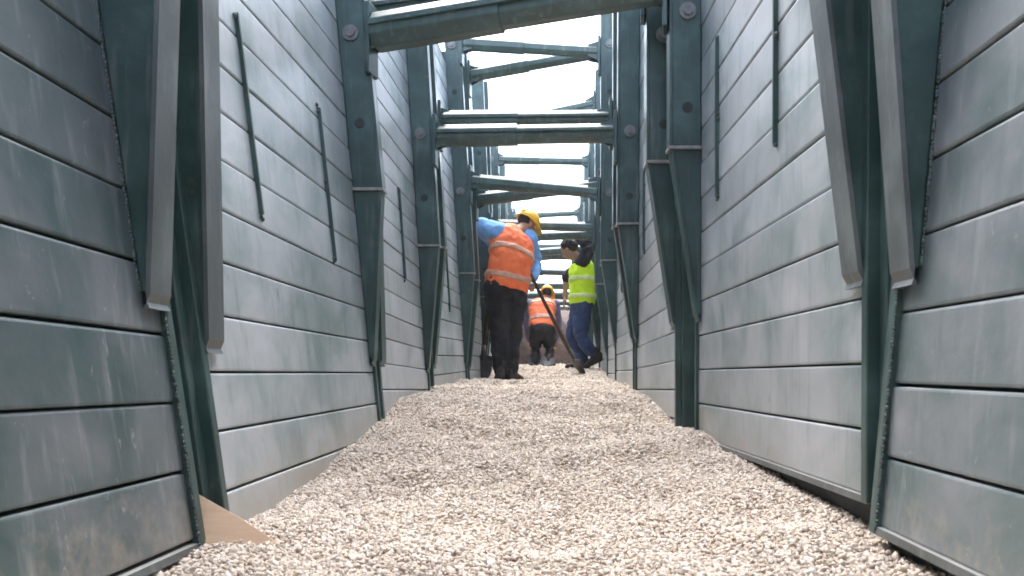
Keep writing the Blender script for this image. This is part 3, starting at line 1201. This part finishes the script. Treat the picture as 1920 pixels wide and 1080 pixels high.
def shovel(label, top, tip_hand, ground_pt, blade_dir, dgrip=False, blade=(.115, .26), name='shovel'):
    """Long handle from top to socket, dished pointed blade beyond it."""
    top, g = Vector(top), Vector(ground_pt)
    root = thing(name, label, 'shovel', g, 'hand tools of the workers')
    d = (g - top).normalized()
    sock = g - d * blade[1]
    MB().tube([top, lerp(top, sock, .5), sock + d * .04], [.018, .0185, .019], 12).build('handle', M['wood'], root, smooth=True)
    MB().tube([sock - d * .10, sock + d * .05], [.023, .020], 12).build('socket', M['iron'], root, smooth=True)
    n = Vector(blade_dir)
    n = (n - d * n.dot(d)).normalized()
    s = d.cross(n)
    mb = MB()
    rows = []
    for k in range(9):
        t = k / 8
        wd = blade[0] * (1.0 if t < .55 else math.sqrt(max(0.02, 1 - ((t - .55) / .47) ** 2)))
        if t < .08:
            wd *= .9
        row = []
        for j in range(9):
            a = (j / 8 - .5) * 2
            dish = .030 * (a * a) - .012 * math.sin(t * math.pi)
            row.append(sock + d * (t * blade[1]) + s * (a * wd) + n * dish)
        rows.append(row)
    front = rows
    rings = [r + [p - n * .004 for p in reversed(r)] for r in front]
    mb.strip(rings)
    mb.build('blade', M['iron'], root, smooth=False)
    if dgrip:
        MB().tube([top - s * .055, top + s * .055], .014, 10).build('grip', M['wood'], root, smooth=True)
    return root


def foot(px, py, d, lift=0.0):
    p = P(px, py, d)
    p.z = float(gh(p.x, p.y)) + .090 + lift
    return p


# worker in the orange vest, seen from behind, stooping over a shovel
J = dict(head=P(988, 421, 8.34), shL=P(934, 436, 8.02), shR=P(990, 447, 8.30), spine=P(958, 487, 8.06), hipL=P(930, 540, 7.98), hipR=P(967, 546, 8.12),
         elL=P(895, 420, 8.10), wrL=P(925, 458, 8.42), elR=P(1004, 492, 8.46), wrR=P(1000, 520, 8.26),
         knL=P(936, 624, 8.02), knR=P(960, 630, 8.16), ankL=foot(938, 700, 7.96), ankR=foot(959, 702, 8.03))
hands = {'L': ((.5, .2, -.6), (0, -1, .2), 1.1, -1), 'R': ((.15, -.3, -.9), (-.6, .2, .2), 1.15, 1)}
person('worker in orange vest, blue shirt and black trousers stooping with his back turned', J, (.55, .62, -.55), (.35, .25, .85), None, M['orange'], M['reflect'],
       M['black'], M['blue'], M['helmet'], bulk=1.17, toes=[(-.1, .9, 0), (.35, .8, 0)], sleeves={'L': 'long', 'R': 'long'}, hands=hands)
hd = J['wrR'] + Vector((.02, -.03, -.07))
gp = P(1088, 694, 9.15)
gp.z = float(gh(gp.x, gp.y)) + .01
dv = (gp - hd).normalized()
shovel('long-handled shovel reaching from the orange-vested worker to the lime-vested one', hd - dv * .22, None, gp, (-.2, -.6, .7))
g2 = P(900, 700, 8.30)
g2.z = float(gh(g2.x, g2.y)) - .01
shovel('dark shovel standing beside the orange-vested worker boots', J['wrL'] + Vector((.02, .03, .10)), None, g2, (.25, -.95, .1), True, blade=(.10, .25))

# worker in the lime vest, in profile, one arm raised to his head
J = dict(head=P(1066, 467, 10.0), shL=P(1092, 492, 9.86), shR=P(1090, 494, 10.18), spine=P(1091, 534, 10.0), hipL=P(1092, 572, 9.90), hipR=P(1090, 572, 10.10),
         elL=P(1106, 462, 9.74), wrL=P(1076, 436, 9.84), elR=P(1062, 522, 10.24), wrR=P(1059, 556, 10.20),
         knL=P(1088, 634, 9.88), knR=P(1072, 628, 10.08), ankL=foot(1116, 676, 9.9, .07), ankR=foot(1092, 690, 10.1))
hands = {'L': ((-.8, -.1, .45), (0, .3, -.9), .5, 1), 'R': ((-.15, 0, -1), (1, 0, 0), .6, 1)}
person('worker in lime yellow vest and jeans in profile, arm raised over his head', J, (-.72, .38, -.58), (-.45, .15, .85), None, M['lime'], M['limetape'],
       M['jeans'], M['black'], None, bulk=1.12, toes=[(-.9, 0, 0), (-1, -.1, 0)], sleeves={'L': 'long', 'R': 'short'}, hands=hands, lifts=(.5, 0))

# worker bent right over, seen from behind
J = dict(head=P(1026, 553, 12.62), shL=P(996, 572, 12.45), shR=P(1040, 572, 12.45), spine=P(1016, 582, 12.2), hipL=P(1006, 618, 12.0), hipR=P(1028, 618, 12.0),
         elL=P(988, 606, 12.45), wrL=P(994, 636, 12.55), elR=P(1046, 606, 12.45), wrR=P(1040, 636, 12.5),
         knL=P(1004, 652, 12.2), knR=P(1030, 652, 12.2), ankL=foot(1003, 686, 12.0), ankR=foot(1031, 686, 12.0))
hands = {'L': ((.1, .2, -1), (0, -1, 0), 1.1, -1), 'R': ((-.1, .2, -1), (0, -1, 0), 1.1, 1)}
person('worker in orange vest and yellow helmet bent low in the middle of the trench', J, (0.05, .8, -.6), (0, .55, .8), None, M['orange'], M['reflect'],
       M['black'], M['mauve'], M['helmet'], toes=[(-.2, .9, 0), (.2, .9, 0)], sleeves={'L': 'long', 'R': 'long'}, hands=hands)
for (a, b, lab) in (((992, 622, 12.5), (1004, 690, 11.85), 'small dark shovel left of the bent worker knees'),
                    ((1042, 622, 12.45), (1024, 694, 11.6), 'small dark shovel right of the bent worker knees')):
    q = P(*b)
    q.z = float(gh(q.x, q.y)) + .005
    shovel(lab, P(*a), None, q, (0, -.6, .7), blade=(.10, .24))

# ------------------------------------------------------------------ thin haze over the scene, added to lift shadows and pale far struts
hz = MB()
hz.hexa([(-640, -540, -1.6), (640, -540, -1.6), (640, 940, -1.6), (-640, 940, -1.6),
         (-640, -540, CAMZ + 3.3), (640, -540, CAMZ + 3.3), (640, 940, CAMZ + 3.3), (-640, 940, CAMZ + 3.3)])
hm_ = bpy.data.materials.new('thin_haze')
hm_.use_nodes = True
hn = hm_.node_tree
hn.nodes.clear()
pv = hn.nodes.new('ShaderNodeVolumePrincipled')
pv.inputs['Color'].default_value = (0.92, 0.95, 1.0, 1)
pv.inputs['Density'].default_value = 0.0009
pv.inputs['Anisotropy'].default_value = 0.35
mo_ = hn.nodes.new('ShaderNodeOutputMaterial')
hn.links.new(pv.outputs[0], mo_.inputs['Volume'])
ho_ = hz.build('haze', hm_)
ho_['kind'] = 'stuff'
ho_['label'] = 'thin pale haze added to lift the shadows'
